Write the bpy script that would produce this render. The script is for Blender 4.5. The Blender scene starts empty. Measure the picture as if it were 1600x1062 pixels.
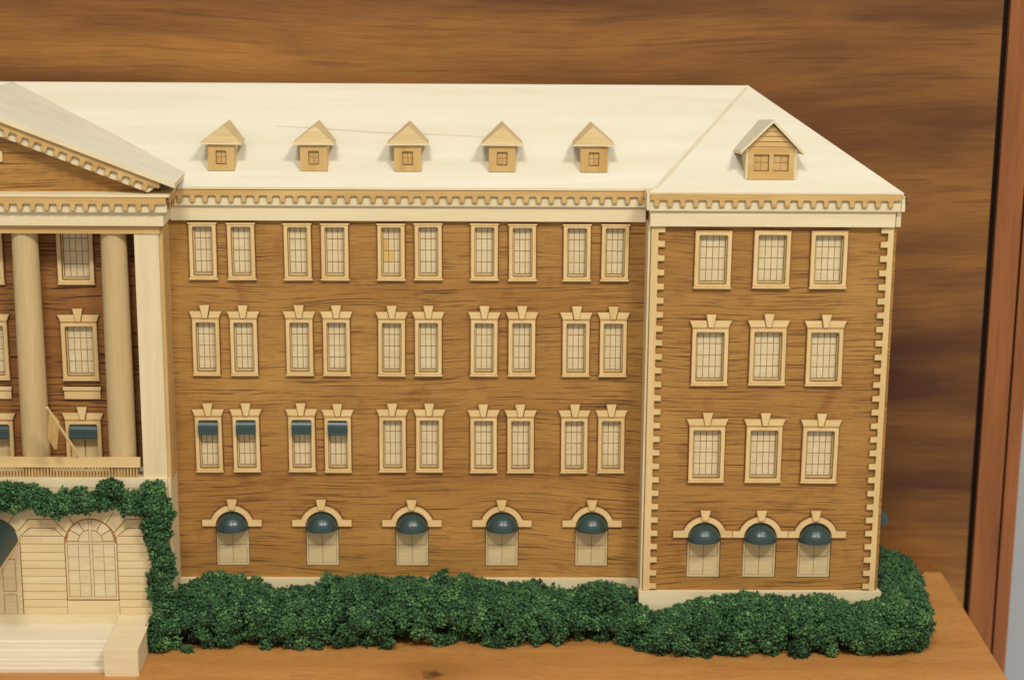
import bpy, math, random
import numpy as np
from mathutils import Vector, Matrix, noise as mnoise
random.seed(7); rng = np.random.default_rng(7)
S = 0.0004                      # one drawing unit = 0.4 mm; the model is about half a metre wide
sc = bpy.context.scene
col = sc.collection

# ------------------------------------------------------------------ camera
def cam_axes(p, y, r):
    F = Vector((0, math.cos(p), -math.sin(p))); U = Vector((0, math.sin(p), math.cos(p))); R = Vector((1, 0, 0))
    Z = Matrix.Rotation(y, 3, 'Z'); F, U, R = Z @ F, Z @ U, Z @ R
    return math.cos(r)*R + math.sin(r)*U, -math.sin(r)*R + math.cos(r)*U, F
R_, U_, F_ = cam_axes(.248706, -.0143945, .0070376)
cd = bpy.data.cameras.new('camera'); cam = bpy.data.objects.new('camera', cd); col.objects.link(cam); sc.camera = cam
M = Matrix((R_, U_, -F_)).transposed().to_4x4(); M.translation = Vector((757.2, -2973.5, 1231.0)) * S
cam.matrix_world = M
cd.sensor_fit = 'HORIZONTAL'; cd.sensor_width = 23.6; cd.lens = 23.6 * 3068.2 / 1600
cd.clip_start = 0.02; cd.clip_end = 50
cd.dof.use_dof = True; cd.dof.focus_distance = 3040 * S; cd.dof.aperture_fstop = 3.2

# ------------------------------------------------------------------ light
w = bpy.data.worlds.new('World'); sc.world = w; w.use_nodes = True
bg = w.node_tree.nodes['Background']; bg.inputs[0].default_value = (1.0, .975, .92, 1); bg.inputs[1].default_value = .54
def ceiling_lamp(x, y, z, sx, sy, power, target=(700, 0, 350), c=(1, .965, .90)):
    l = bpy.data.lights.new('ceiling_lamp', 'AREA'); l.shape = 'RECTANGLE'; l.size = sx; l.size_y = sy; l.energy = power; l.color = c
    o = bpy.data.objects.new('ceiling_lamp', l); col.objects.link(o); o.location = (x, y, z)
    d = Vector(target) * S - o.location; o.rotation_euler = d.to_track_quat('-Z', 'Y').to_euler()
ceiling_lamp(.05, -1.65, 2.0, .50, .26, 28)
ceiling_lamp(1.15, -1.5, 1.95, .45, .26, 27)
sc.view_settings.view_transform = 'Standard'; sc.view_settings.look = 'None'
sc.view_settings.exposure = 0; sc.view_settings.gamma = 1; sc.view_settings.use_curve_mapping = False
sc.cycles.max_bounces = 6

# ------------------------------------------------------------------ materials
def wood(name, c1, c2, axis='X', fine=1.0, pore=0.0, pore_col=(.05, .02, .008), rough=.6, band=(7, 60), warp=.012,
         contrast=(.3, .7), bump=.15, spec=.25, stain=None, knots=(), fleck=.12, world=False, pore_scale=(26, 950), pore_cut=(.54, .63), coat=0, wscale=(9, 14), patch_cut=(.25, .55)):
    m = bpy.data.materials.new(name); m.use_nodes = True
    N = m.node_tree.nodes; L = m.node_tree.links; b = N['Principled BSDF']
    def nd(t, **k):
        n = N.new(t)
        for a, v in k.items(): setattr(n, a, v)
        return n
    def math_(op, a, b_=None, c=None):
        n = nd('ShaderNodeMath', operation=op)
        for i, v in enumerate((a, b_, c)):
            if v is None: continue
            if isinstance(v, (int, float)): n.inputs[i].default_value = v
            else: L.new(v, n.inputs[i])
        return n.outputs[0]
    if world:
        pos = nd('ShaderNodeNewGeometry').outputs['Position']
    else:
        tc = nd('ShaderNodeTexCoord').outputs['Object']; oi = nd('ShaderNodeObjectInfo').outputs['Random']
        v = nd('ShaderNodeCombineXYZ')
        L.new(math_('MULTIPLY', oi, 3.1), v.inputs[0]); L.new(math_('MULTIPLY', oi, 7.7), v.inputs[1]); L.new(math_('MULTIPLY', oi, 5.3), v.inputs[2])
        a = nd('ShaderNodeVectorMath', operation='ADD'); L.new(tc, a.inputs[0]); L.new(v.outputs[0], a.inputs[1]); pos = a.outputs[0]
    sp = nd('ShaderNodeSeparateXYZ'); L.new(pos, sp.inputs[0])
    order = {'X': (0, 1, 2), 'Z': (2, 1, 0), 'Y': (1, 0, 2)}[axis]
    al, ac, ac2 = (sp.outputs[i] for i in order)     # along the grain, across, across
    # slow wandering of the grain
    wv = nd('ShaderNodeCombineXYZ'); L.new(math_('MULTIPLY', al, wscale[0]), wv.inputs[0]); L.new(math_('MULTIPLY', ac, wscale[1]), wv.inputs[1]); L.new(math_('MULTIPLY', ac2, wscale[1]), wv.inputs[2])
    wn = nd('ShaderNodeTexNoise'); wn.inputs['Scale'].default_value = 1; wn.inputs['Detail'].default_value = 2; L.new(wv.outputs[0], wn.inputs['Vector'])
    off = math_('MULTIPLY', math_('SUBTRACT', wn.outputs['Fac'], .5), warp)
    ac2w = math_('ADD', ac2, off)
    def grain(sl, sx, detail=4, rgh=.6):
        v = nd('ShaderNodeCombineXYZ'); L.new(math_('MULTIPLY', al, sl), v.inputs[0]); L.new(math_('MULTIPLY', ac, sx), v.inputs[1]); L.new(math_('MULTIPLY', ac2w, sx), v.inputs[2])
        n = nd('ShaderNodeTexNoise'); n.inputs['Scale'].default_value = 1; n.inputs['Detail'].default_value = detail; n.inputs['Roughness'].default_value = rgh
        L.new(v.outputs[0], n.inputs['Vector']); return n.outputs['Fac']
    def ramp(fac, lo, hi):
        n = nd('ShaderNodeMapRange'); n.inputs[1].default_value = lo; n.inputs[2].default_value = hi; n.clamp = True; L.new(fac, n.inputs[0]); return n.outputs[0]
    def mix(fac, a, b_, mode='MIX'):
        n = nd('ShaderNodeMix', data_type='RGBA', blend_type=mode)
        if isinstance(fac, (int, float)): n.inputs[0].default_value = fac
        else: L.new(fac, n.inputs[0])
        for i, v in ((6, a), (7, b_)):
            if isinstance(v, tuple): n.inputs[i].default_value = (*v, 1)
            else: L.new(v, n.inputs[i])
        return n.outputs[2]
    c = mix(ramp(grain(*band), *contrast), c1, c2)
    g2 = grain(60*fine, 1500*fine, 3)
    c = mix(math_('MULTIPLY', ramp(g2, .35, .7), fleck), c, tuple(x*.35 for x in c2))
    if stain:
        sv = nd('ShaderNodeTexNoise'); sv.inputs['Scale'].default_value = 55; sv.inputs['Detail'].default_value = 5; L.new(pos, sv.inputs['Vector'])
        c = mix(math_('MULTIPLY', ramp(sv.outputs['Fac'], .58, .72), stain[1]), c, stain[0])
    height = g2
    if pore:
        p = grain(*pore_scale, 4, .6)
        patch = ramp(grain(12, 70, 2), *patch_cut)
        pf = math_('MULTIPLY', math_('MULTIPLY', ramp(p, *pore_cut), patch), pore)
        p2 = grain(pore_scale[0]*2.3, pore_scale[1]*.55, 2, .5)
        pf = math_('MAXIMUM', pf, math_('MULTIPLY', math_('MULTIPLY', ramp(p2, pore_cut[0]+.06, pore_cut[1]+.05), patch), pore*.38))
        p3 = grain(pore_scale[0]*2, pore_scale[1]*2.3, 2, .5)
        pf = math_('MAXIMUM', pf, math_('MULTIPLY', ramp(p3, pore_cut[0]+.03, pore_cut[1]+.05), pore*.42))
        c = mix(pf, c, pore_col)
        height = math_('SUBTRACT', math_('MULTIPLY', g2, .4), pf)
    for (kx, ky, kz, kr) in knots:
        d = nd('ShaderNodeVectorMath', operation='DISTANCE'); L.new(pos, d.inputs[0]); d.inputs[1].default_value = (kx, ky, kz)
        kn = nd('ShaderNodeTexNoise'); kn.inputs['Scale'].default_value = 160; L.new(pos, kn.inputs['Vector'])
        dd = math_('ADD', d.outputs['Value'], math_('MULTIPLY', math_('SUBTRACT', kn.outputs['Fac'], .5), kr*1.2))
        c = mix(math_('MULTIPLY', math_('SUBTRACT', 1, ramp(dd, 0, kr*3.2)), .55), c, tuple(x*.45 for x in c2))
        c = mix(math_('MULTIPLY', math_('SUBTRACT', 1, ramp(dd, kr*.2, kr*.7)), .8), c, (.07, .026, .010))
    L.new(c, b.inputs['Base Color']); b.inputs['Roughness'].default_value = rough; b.inputs['Specular IOR Level'].default_value = spec
    if coat: b.inputs['Coat Weight'].default_value = coat; b.inputs['Coat Roughness'].default_value = .25
    bp = nd('ShaderNodeBump'); bp.inputs['Strength'].default_value = bump; bp.inputs['Distance'].default_value = .0004
    L.new(height, bp.inputs['Height']); L.new(bp.outputs[0], b.inputs['Normal'])
    return m

CREAM = dict(rough=.65, bump=.10, fleck=.06)
roofm = wood('basswood_roof', (.71, .66, .525), (.645, .585, .435), 'X', band=(5, 70), **CREAM)
creamx = wood('basswood_cream', (.77, .645, .405), (.69, .555, .32), 'X', band=(10, 120), rough=.65, bump=.18, fleck=.14)
creamz = wood('basswood_cream_upright', (.73, .605, .37), (.64, .51, .29), 'Z', band=(10, 120), rough=.65, bump=.18, fleck=.14)
tanx = wood('laser_cut_tan', (.62, .405, .155), (.48, .265, .075), 'X', band=(14, 120), contrast=(.35, .75), rough=.6, fleck=.15)
tanz = wood('laser_cut_tan_upright', (.60, .395, .155), (.48, .27, .08), 'Z', band=(14, 120), contrast=(.35, .75), rough=.6, fleck=.15)
trimx = wood('window_trim_wood', (.74, .535, .255), (.62, .405, .155), 'X', band=(16, 150), contrast=(.35, .8), rough=.6, fleck=.12)
trimz = wood('window_trim_upright', (.74, .535, .255), (.62, .405, .155), 'Z', band=(16, 150), contrast=(.35, .8), rough=.6, fleck=.12)
panem = wood('pane_wood', (.74, .60, .36), (.66, .51, .27), 'X', band=(30, 260), rough=.55, fleck=.18, bump=.12)
panez = wood('pane_plain', (.64, .50, .265), (.57, .43, .21), 'X', band=(20, 260), rough=.5, fleck=.15, bump=.08)
stainm = wood('glue_stained_pane', (.70, .46, .16), (.60, .36, .10), 'X', band=(60, 200), rough=.4)
colm = wood('turned_column', (.60, .44, .22), (.51, .35, .155), 'Z', band=(9, 90), rough=.55, fleck=.2, bump=.12)
stonem = wood('engraved_cream', (.76, .61, .35), (.67, .50, .25), 'X', band=(10, 150), rough=.6, fleck=.1)
quoinm = wood('quoin_wood', (.71, .52, .245), (.62, .43, .175), 'Z', band=(12, 140), rough=.62, fleck=.12)
burnt = wood('burnt_edge', (.30, .155, .05), (.17, .075, .022), 'X', band=(60, 300), rough=.75, fleck=.2)
halo = wood('scorch_mark', (.24, .085, .028), (.14, .045, .015), 'X', band=(60, 300), rough=.7, fleck=.2)
scorch = wood('scorched_rim', (.56, .34, .115), (.40, .20, .055), 'X', band=(60, 300), rough=.65, fleck=.2)
burnt2 = wood('scorched_groove', (.48, .27, .09), (.28, .13, .035), 'X', band=(200, 420), rough=.75, fleck=.2)
wallm = wood('walnut_veneer', (.47, .245, .060), (.33, .148, .034), 'X', band=(4, 26), contrast=(.32, .70), pore_scale=(17, 1250), pore_cut=(.562, .605), patch_cut=(.18, .45), wscale=(4, 7), pore=.95, pore_col=(.085, .030, .008),
             stain=((.22, .065, .018), .5), rough=.55, bump=.35, warp=.030, fleck=.25, world=True)
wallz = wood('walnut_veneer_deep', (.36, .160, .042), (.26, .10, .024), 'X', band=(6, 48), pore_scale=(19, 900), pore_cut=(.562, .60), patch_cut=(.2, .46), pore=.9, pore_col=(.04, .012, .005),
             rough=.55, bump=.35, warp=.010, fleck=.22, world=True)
backm = wood('walnut_panel', (.43, .185, .036), (.085, .026, .006), 'X', band=(1.5, 11), contrast=(.32, .62), wscale=(1.6, 4), pore=.45, pore_col=(.06, .018, .006),
             rough=.42, bump=.05, warp=.06, fleck=.3, world=True, spec=.35, pore_scale=(14, 420), pore_cut=(.5, .66))
boardm = wood('cherry_board', (.58, .275, .078), (.43, .175, .043), 'X', band=(4, 40), contrast=(.3, .75), pore=.35, pore_col=(.13, .045, .012),
              rough=.38, bump=.06, fleck=.25, world=True, spec=.4, warp=.03, knots=((680*S, -197*S, 0, .011),))
postm = wood('mahogany_post', (.33, .110, .026), (.21, .064, .016), 'Z', band=(5, 60), pore=.3, rough=.4, bump=.05, spec=.4, world=True)

def plain(name, c, rough=.5, spec=.4, noise=0, nscale=400, bump=0):
    m = bpy.data.materials.new(name); m.use_nodes = True; N = m.node_tree.nodes; L = m.node_tree.links; b = N['Principled BSDF']
    b.inputs['Base Color'].default_value = (*c, 1); b.inputs['Roughness'].default_value = rough; b.inputs['Specular IOR Level'].default_value = spec
    t = N.new('ShaderNodeTexNoise'); t.inputs['Scale'].default_value = nscale; t.inputs['Detail'].default_value = 4
    tc = N.new('ShaderNodeTexCoord'); L.new(tc.outputs['Object'], t.inputs['Vector'])
    mx = N.new('ShaderNodeMix'); mx.data_type = 'RGBA'; mx.inputs[6].default_value = (*[x*(1-noise) for x in c], 1); mx.inputs[7].default_value = (*[x*(1+noise) for x in c], 1)
    L.new(t.outputs['Fac'], mx.inputs[0]); L.new(mx.outputs[2], b.inputs['Base Color'])
    if bump:
        bp = N.new('ShaderNodeBump'); bp.inputs['Strength'].default_value = bump; bp.inputs['Distance'].default_value = .0003
        L.new(t.outputs['Fac'], bp.inputs['Height']); L.new(bp.outputs[0], b.inputs['Normal'])
    return m
greenm = plain('green_enamel', (.021, .046, .040), .30, .6, .18, 700, .05)
blackm = plain('dark_gap', (.012, .008, .006), .8, .1, .1)
greym = plain('grey_room_wall', (.46, .455, .45), .8, .2, .05, 3)

def foliage_mat():
    m = bpy.data.materials.new('foam_foliage'); m.use_nodes = True; N = m.node_tree.nodes; L = m.node_tree.links; b = N['Principled BSDF']
    at = N.new('ShaderNodeAttribute'); at.attribute_name = 'tone'
    cr = N.new('ShaderNodeValToRGB'); e = cr.color_ramp.elements
    e[0].position = 0; e[0].color = (.010, .030, .010, 1); e[1].position = 1; e[1].color = (.15, .29, .085, 1)
    k = cr.color_ramp.elements.new(.5); k.color = (.042, .110, .038, 1)
    L.new(at.outputs['Fac'], cr.inputs[0]); L.new(cr.outputs[0], b.inputs['Base Color'])
    b.inputs['Roughness'].default_value = .62; b.inputs['Specular IOR Level'].default_value = .3
    return m
folm = foliage_mat()

# ------------------------------------------------------------------ mesh helpers (all in drawing units)
class MB:
    def __init__(s): s.v = []; s.f = []; s.m = []; s.sm = []
    def face(s, pts, m=0, smooth=False):
        i = len(s.v); s.v += [tuple(p) for p in pts]; s.f.append(tuple(range(i, i+len(pts)))); s.m.append(m); s.sm.append(smooth)
    def box(s, x0, x1, y0, y1, z0, z1, m=0, mf=None):
        """mf: material of the front (-y) face, m of the rest"""
        mf = m if mf is None else mf
        p = [(x, y, z) for x in (x0, x1) for y in (y0, y1) for z in (z0, z1)]
        for q, mm in (((0, 4, 5, 1), mf), ((2, 3, 7, 6), m), ((0, 1, 3, 2), m), ((4, 6, 7, 5), m), ((1, 5, 7, 3), m), ((0, 2, 6, 4), m)):
            s.face([p[k] for k in q], mm)
        return s
    def cut(s, poly, y0, y1, rim=.85, ch=.45, tr=None):
        """a laser-cut piece: like ext, with a narrow scorched chamfer (material 2) round the front face"""
        tr = tr or (lambda x, y, z: (x, y, z)); n = len(poly); inn = []
        for i in range(n):
            a, b, c = Vector(poly[i-1]), Vector(poly[i]), Vector(poly[(i+1) % n])
            e0, e1 = (b-a), (c-b)
            e0 = e0.normalized() if e0.length > 1e-6 else e1.normalized(); e1 = e1.normalized() if e1.length > 1e-6 else e0
            m = Vector((-e0.y, e0.x)) + Vector((-e1.y, e1.x)); m = m.normalized() if m.length > 1e-4 else Vector((-e0.y, e0.x))
            k = rim / max(.5, m.dot(Vector((-e0.y, e0.x)))); inn.append(tuple(b + m*k))
        s.face([tr(x, y0, z) for x, z in inn], 0)
        for i in range(n):
            j = (i+1) % n; (xa, za), (xb, zb), (xc, zc), (xd, zd) = poly[i], poly[j], inn[j], inn[i]
            s.face([tr(xa, y0+ch, za), tr(xb, y0+ch, zb), tr(xc, y0, zc), tr(xd, y0, zd)], 2)
            s.face([tr(xa, y0+ch, za), tr(xa, y1, za), tr(xb, y1, zb), tr(xb, y0+ch, zb)], 1)
        return s
    def ext(s, poly, y0, y1, side=1, front=0, tr=None, back=True):
        """polygon in (x, z), counter-clockwise seen from the front, pushed from y0 (front) back to y1"""
        tr = tr or (lambda x, y, z: (x, y, z)); n = len(poly)
        s.face([tr(x, y0, z) for x, z in poly], front)
        if back: s.face([tr(x, y1, z) for x, z in reversed(poly)], side)
        for i in range(n):
            (xa, za), (xb, zb) = poly[i], poly[(i+1) % n]
            s.face([tr(xa, y0, za), tr(xa, y1, za), tr(xb, y1, zb), tr(xb, y0, zb)], side)
        return s
    def ring(s, outer, inner, y0, y1, side=1, front=0):
        n = len(outer)
        for i in range(n):
            j = (i+1) % n; (a, b, c, d) = outer[i], outer[j], inner[j], inner[i]
            s.face([(a[0], y0, a[1]), (b[0], y0, b[1]), (c[0], y0, c[1]), (d[0], y0, d[1])], front)
            s.face([(a[0], y0, a[1]), (a[0], y1, a[1]), (b[0], y1, b[1]), (b[0], y0, b[1])], side)
            s.face([(d[0], y0, d[1]), (c[0], y0, c[1]), (c[0], y1, c[1]), (d[0], y1, d[1])], side)
        return s
    def build(s, name, mats, parent=None, loc=(0, 0, 0), rot=None, mesh=None):
        if mesh is None:
            me = bpy.data.meshes.new(name); me.from_pydata([(x*S, y*S, z*S) for x, y, z in s.v], [], s.f)
            for mm in (mats if isinstance(mats, (list, tuple)) else [mats]): me.materials.append(mm)
            nm = len(me.materials)
            me.polygons.foreach_set('material_index', [min(k, nm-1) for k in s.m]); me.polygons.foreach_set('use_smooth', s.sm)
            me.update()
        else: me = mesh
        o = bpy.data.objects.new(name, me); col.objects.link(o); o.parent = parent
        o.location = Vector(loc) * S
        if rot: o.rotation_euler = rot
        return o
def inst(name, me, parent, loc, rot=None): return MB().build(name, None, parent, loc, rot, me)
def rrect(x0, x1, z0, z1, r, n=3):
    """rounded rectangle, counter-clockwise, starting bottom left; 4*(n+1) points"""
    out = []
    for cx, cz, a0 in ((x0+r, z0+r, 180), (x1-r, z0+r, 270), (x1-r, z1-r, 0), (x0+r, z1-r, 90)):
        for k in range(n+1):
            a = math.radians(a0 + 90*k/n); out.append((cx + r*math.cos(a), cz + r*math.sin(a)))
    return out
def corner_rect(x0, x1, z0, z1, n=3):
    out = []
    for x, z in ((x0, z0), (x1, z0), (x1, z1), (x0, z1)): out += [(x, z)]*(n+1)
    return out
def comb(length, solid, tooth, pitch, tw, r=2.0, start=None):
    """dentil strip: top edge at z=0, solid down to -solid, teeth down to -solid-tooth; x from 0 to length"""
    p = [(length, 0), (0, 0), (0, -solid)]
    x = pitch*.5 - tw/2 if start is None else start
    zb = -solid-tooth
    while x + tw < length - .5:
        t = tw + random.uniform(-.5, .5)
        if x > 0.6: p += [(x - r, -solid), (x - r*.3, -solid - r*.3), (x, -solid - r)]
        else: p += [(max(x, 0), -solid)]
        p += [(x + .4, zb + 1), (x + 1.2, zb), (x + t - 1.2, zb), (x + t - .4, zb + 1), (x + t, -solid - r), (x + t + r*.3, -solid - r*.3), (x + t + r, -solid)]
        x += pitch + random.uniform(-.35, .35)
    p += [(length, -solid)]
    return p[::1]
def ccw(p):
    a = sum(p[i][0]*p[(i+1) % len(p)][1] - p[(i+1) % len(p)][0]*p[i][1] for i in range(len(p)))
    return p if a > 0 else p[::-1]
def empty(name, loc=(0, 0, 0)):
    o = bpy.data.objects.new(name, None); col.objects.link(o); o.location = Vector(loc)*S; o.empty_display_size = .02; return o
def tag(o, label, cat, group=None):
    o['label'] = label; o['category'] = cat
    if group: o['group'] = group
    return o

# ------------------------------------------------------------------ the setting
def struct(o): o['kind'] = 'structure'; return o
struct(MB().box(-760, 1555, -360, 240, -14, 0).build('base_board', boardm))
struct(MB().box(-760, 1599, 243, 262, -420, 1500).build('back_panel', backm))
struct(MB().box(1599, 1609, 250, 262, -420, 1500).build('panel_joint', blackm))
struct(MB().box(1609, 1651, 236, 268, -420, 1500).build('frame_stile', postm))
struct(MB().box(1651, 1656, 246, 262, -420, 1500).build('stile_joint', blackm))
struct(MB().box(1656, 1679, 238, 268, -420, 1500).build('frame_edge', postm))
struct(MB().box(600, 4200, 1500, 1510, -2600, 2600).build('room_wall', greym))

# ------------------------------------------------------------------ the building
B = empty('building_model')
tag(B, 'wooden scale model of a columned brown building with cream hipped roof', 'model building')
XA = -8                                     # axis of the entrance front
def mirx(x): return 2*XA - x

PAIRS = [(323.4, 382.2), (469.0, 526.4), (612.4, 669.9), (756.4, 815.1), (900.0, 958.4)]
ARCH = [355.2, 498.6, 642.2, 786.0, 929.9]
PAVX = [1104.3, 1193.3, 1281.2]; PARCH = [1104.8, 1193.3, 1280.2]
ROWS = [(571.8, 660.6), (418.3, 509.2), (260.4, 351.4)]
PY = -48                                    # front of the end pavilion

def wall_with_holes(x0, x1, z0, z1, holes, y, depth):
    """veneer sheet with real openings; holes are (xa, xb, za, zb)"""
    xs = sorted({x0, x1, *[h[0] for h in holes], *[h[1] for h in holes]}); zs = sorted({z0, z1, *[h[2] for h in holes], *[h[3] for h in holes]})
    b = MB()
    for i in range(len(xs)-1):
        for j in range(len(zs)-1):
            cx, cz = (xs[i]+xs[i+1])/2, (zs[j]+zs[j+1])/2
            if any(h[0] < cx < h[1] and h[2] < cz < h[3] for h in holes): continue
            b.face([(xs[i], y, zs[j]), (xs[i+1], y, zs[j]), (xs[i+1], y, zs[j+1]), (xs[i], y, zs[j+1])])
    for (a, c, d, e) in holes:
        q = [(a, d), (c, d), (c, e), (a, e)]
        for k in range(4):
            (xa, za), (xb, zb) = q[k], q[(k+1) % 4]
            b.face([(xa, y, za), (xb, y, zb), (xb, y+depth, zb), (xa, y+depth, za)], 1)
    return b

# --- windows
def frame_mesh(wd, h, bar, cap, sill):
    b = MB(); hw = wd/2
    # 44-point outline with a slightly wider sill (and cap) sharing point count with the rounded inner edge
    inner = rrect(-hw+bar, hw-bar, bar, h-bar, 2.2)
    outer = corner_rect(-hw, hw, 0, h)
    o2 = corner_rect(-hw+.9, hw-.9, .9, h-.9); i1 = rrect(-hw+bar-.9, hw-bar+.9, bar-.9, h-bar+.9, 2.4)
    b.ring(o2, i1, -5, 1.0); b.ring(outer, o2, -4.5, 1.0, 1, 2); b.ring(i1, inner, -4.5, 1.0, 1, 2)
    s = sill
    b.cut([(-hw-s, -1.2), (hw+s, -1.2), (hw+s*.9, 1.6), (hw, 3), (-hw, 3), (-hw-s*.9, 1.6)], -5.8, .5)
    if cap: b.cut([(-hw, h-3), (hw, h-3), (hw+1.6, h-1.5), (hw+1.6, h+.6), (-hw-1.6, h+.6), (-hw-1.6, h-1.5)], -5.7, .5)
    else: b.cut([(-hw, h-1.2), (hw, h-1.2), (hw, h+.6), (-hw, h+.6)], -5.5, .5)
    b.ring(corner_rect(-hw-1.3, hw+1.3, -1.9, h+1.4), corner_rect(-hw+1, hw-1, 1, h-1), -.25, .1, 1, 3)
    # thin inner lip
    o2 = rrect(-hw+bar-.2, hw-bar+.2, bar-.2, h-bar+.2, 2.2); i2 = rrect(-hw+bar+1.8, hw-bar-1.8, bar+2.4, h-bar-1.8, 1.6)
    b.ring(o2, i2, 2.2, 6.4)
    return b
def sash_mesh(wd, h):
    b = MB(); b.box(-wd/2, wd/2, 5.4, 7.4, 0, h); return b
def pane_boxes(b, x0, x1, z0, z1, nc, nr, gap, y0, y1):
    cw = (x1-x0)/nc; ch = (z1-z0)/nr
    for i in range(nc):
        for j in range(nr):
            b.box(x0+i*cw+gap/2, x0+(i+1)*cw-gap/2, y0, y1, z0+j*ch+gap/2, z0+(j+1)*ch-gap/2, 1, 0)
def lintel_mesh(wd):
    b = MB(); hw = wd/2 + .3
    k0, k1 = 4.2, 8.2                        # keystone half width, bottom / top
    for s in (-1, 1):
        p = [(s*k0*1.0, .8), (s*hw, .8), (s*(hw+1.2), 5), (s*(hw+4.6), 12.4), (s*(k0+2.3), 12.4)]
        b.cut(ccw(p), -5.2, .3)
    return b
def keystone_mesh(k0=4.0, k1=8.3, h=22.5, y=-6.8):
    return MB().cut(ccw([(-k0, .8), (k0, .8), (k1, h), (-k1, h)]), y, .3)
def roll_awning(wd):
    b = MB(); prof = [(7, 0)]
    for k in range(9):
        a = math.radians(90 + 10 - k*14); prof.append((-1.5 - 8.5*math.sin(math.radians(k*12)), -1.0 - 12*(1-math.cos(math.radians(k*12)))))
    prof += [(-10.6, -19.5), (-11.4, -20.3), (-11.0, -22), (7, -22)]
    n = len(prof); hw = wd/2
    for i in range(n):
        (ya, za), (yb, zb) = prof[i], prof[(i+1) % n]
        b.face([(-hw, ya, za), (-hw, yb, zb), (hw, yb, zb), (hw, ya, za)], 0, 1 <= i <= 9)
    b.face([(-hw, y, z) for y, z in reversed(prof)]); b.face([(hw, y, z) for y, z in prof])
    return b
MESH = {}
def shared(key, fn, name, mats):
    if key not in MESH:
        o = fn().build(name, mats); MESH[key] = o.data; bpy.data.objects.remove(o)
    return MESH[key]
WF = [trimz, burnt, scorch, halo]; GR = [burnt2, burnt2]
def window(x, z0, z1, y, wd, cols, lintel, single=True, awning=False, cap=False, bar=6.4, jit=1.0, french=False, stained=False, name='window'):
    h = round(z1 - z0, 1); rz = random.uniform(-.006, .006)*jit
    key = (wd, h, cap, bar)
    x += random.uniform(-.5, .5)*jit; z0 += random.uniform(-.5, .5)*jit
    w_ = inst(name, shared(('f',)+key, lambda: frame_mesh(wd, h, bar, cap, 1.6 if cap else 1.0), name, WF), B, (x, y, z0), (0, rz, 0))
    iw, ih = wd-2*bar+2, h-2*bar+2
    sash = inst('sash', shared(('s',)+key, lambda: sash_mesh(iw+2, ih+2), 'sash', GR), w_, (0, 0, bar-2))
    x0, x1, za, zb = -iw/2+3.0, iw/2-3.0, 3.6, ih-2.4
    if french:
        for s in (-1, 1):
            inst('pane', shared(('fr',)+key, lambda: MB().box(-iw/4+1.0, iw/4-1.2, 4.5, 5.6, 0, ih-4, 1, 0), 'pane', [panez, burnt2]), w_, (s*iw/4, 0, bar+1))
    elif single:
        cw = (x1-x0)/cols; ch = (zb-za)/4
        me = shared(('p', wd, h, cols), lambda: MB().box(.55, cw-.55, 4.5, 5.6, .5, ch-.5, 1, 0), 'pane', [panem, burnt2])
        for i in range(cols):
            for j in range(4): inst('pane', me, w_, (x0+i*cw, random.uniform(-.12, .12), bar-1+za+j*ch))
    else:
        def grid():
            b = MB(); pane_boxes(b, x0, x1, za, zb, cols, 4, 1.1, 4.5, 5.6)
            if stained:
                for q in (1, 2, 5): b.m[q*6] = 2
            return b
        g = inst('pane_grid', shared(('g', wd, h, cols, stained), grid, 'pane_grid', [panem, burnt2, stainm]), w_, (0, 0, bar-1)); g['kind'] = 'stuff'
    if lintel:
        inst('lintel', shared(('l', wd), lambda: lintel_mesh(wd), 'lintel', [trimx, burnt, scorch]), w_, (0, 0, h))
        inst('keystone', shared('k', keystone_mesh, 'keystone', [trimz, burnt, scorch]), w_, (random.uniform(-.6, .6), 0, h), (0, random.uniform(-.02, .02), 0))
    if awning:
        inst('awning', shared(('a', wd), lambda: roll_awning(wd-2*bar+1.0), 'awning', greenm), w_, (0, random.uniform(-.6, .6), h-bar+.5), (random.uniform(-.04, .04), random.uniform(-.015, .015), 0))
    return w_
def dome_mesh(R=26.6, ry=27, rz=27):
    b = MB(); nu, nv = 24, 10
    P = lambda i, j: (R*math.cos(math.pi*i/nu)*math.cos(math.pi/2*j/nv), -ry*math.sin(math.pi*i/nu)*math.cos(math.pi/2*j/nv) if j < nv else 0, rz*math.sin(math.pi/2*j/nv))
    for i in range(nu):
        for j in range(nv):
            q = [P(i+1, j), P(i, j), P(i, j+1), P(i+1, j+1)]
            b.face(q if j < nv-1 else q[:3], 0, True)
    # underside: a shallow hollow
    rim = [P(i, 0) for i in range(nu+1)]; inn = [(x*.93, y*.93, 0) for x, y, z in rim]; top = [(x*.85, y*.85, 12) for x, y, z in rim]
    for i in range(nu):
        b.face([rim[i], rim[i+1], inn[i+1], inn[i]]); b.face([inn[i], inn[i+1], top[i+1], top[i]], 0, True)
    b.face(top)
    return b
def arch_surround(l, r, ri=25.6, ro=35.2):
    b = MB(); n = 20
    po = [(ro*math.cos(math.radians(20+140*k/n)), ro*math.sin(math.radians(20+140*k/n))) for k in range(n+1)]
    pin = [(ri*math.cos(math.pi*k/n), ri*math.sin(math.pi*k/n)) for k in range(n, -1, -1)]
    po = [p for p in po if p[1] > 12]
    poly = [(ri, 0), (r, 0), (r, 12), (math.sqrt(ro*ro-144), 12)] + po[1:-1] + [(-math.sqrt(ro*ro-144), 12), (l, 12), (l, 0), (-ri, 0)] + pin[1:-1]
    # split left and right so that each half is a simple polygon
    half = [p for p in poly]
    b.cut(half, -5, .3)
    hp = [[(rr*math.cos(math.radians(22+136*k/n)), -.25, rr*math.sin(math.radians(22+136*k/n))) for k in range(n+1)] for rr in (ro-2, ro+1.7)]
    for k in range(n): b.face([hp[0][k], hp[1][k], hp[1][k+1], hp[0][k+1]], 3)
    return b
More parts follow.
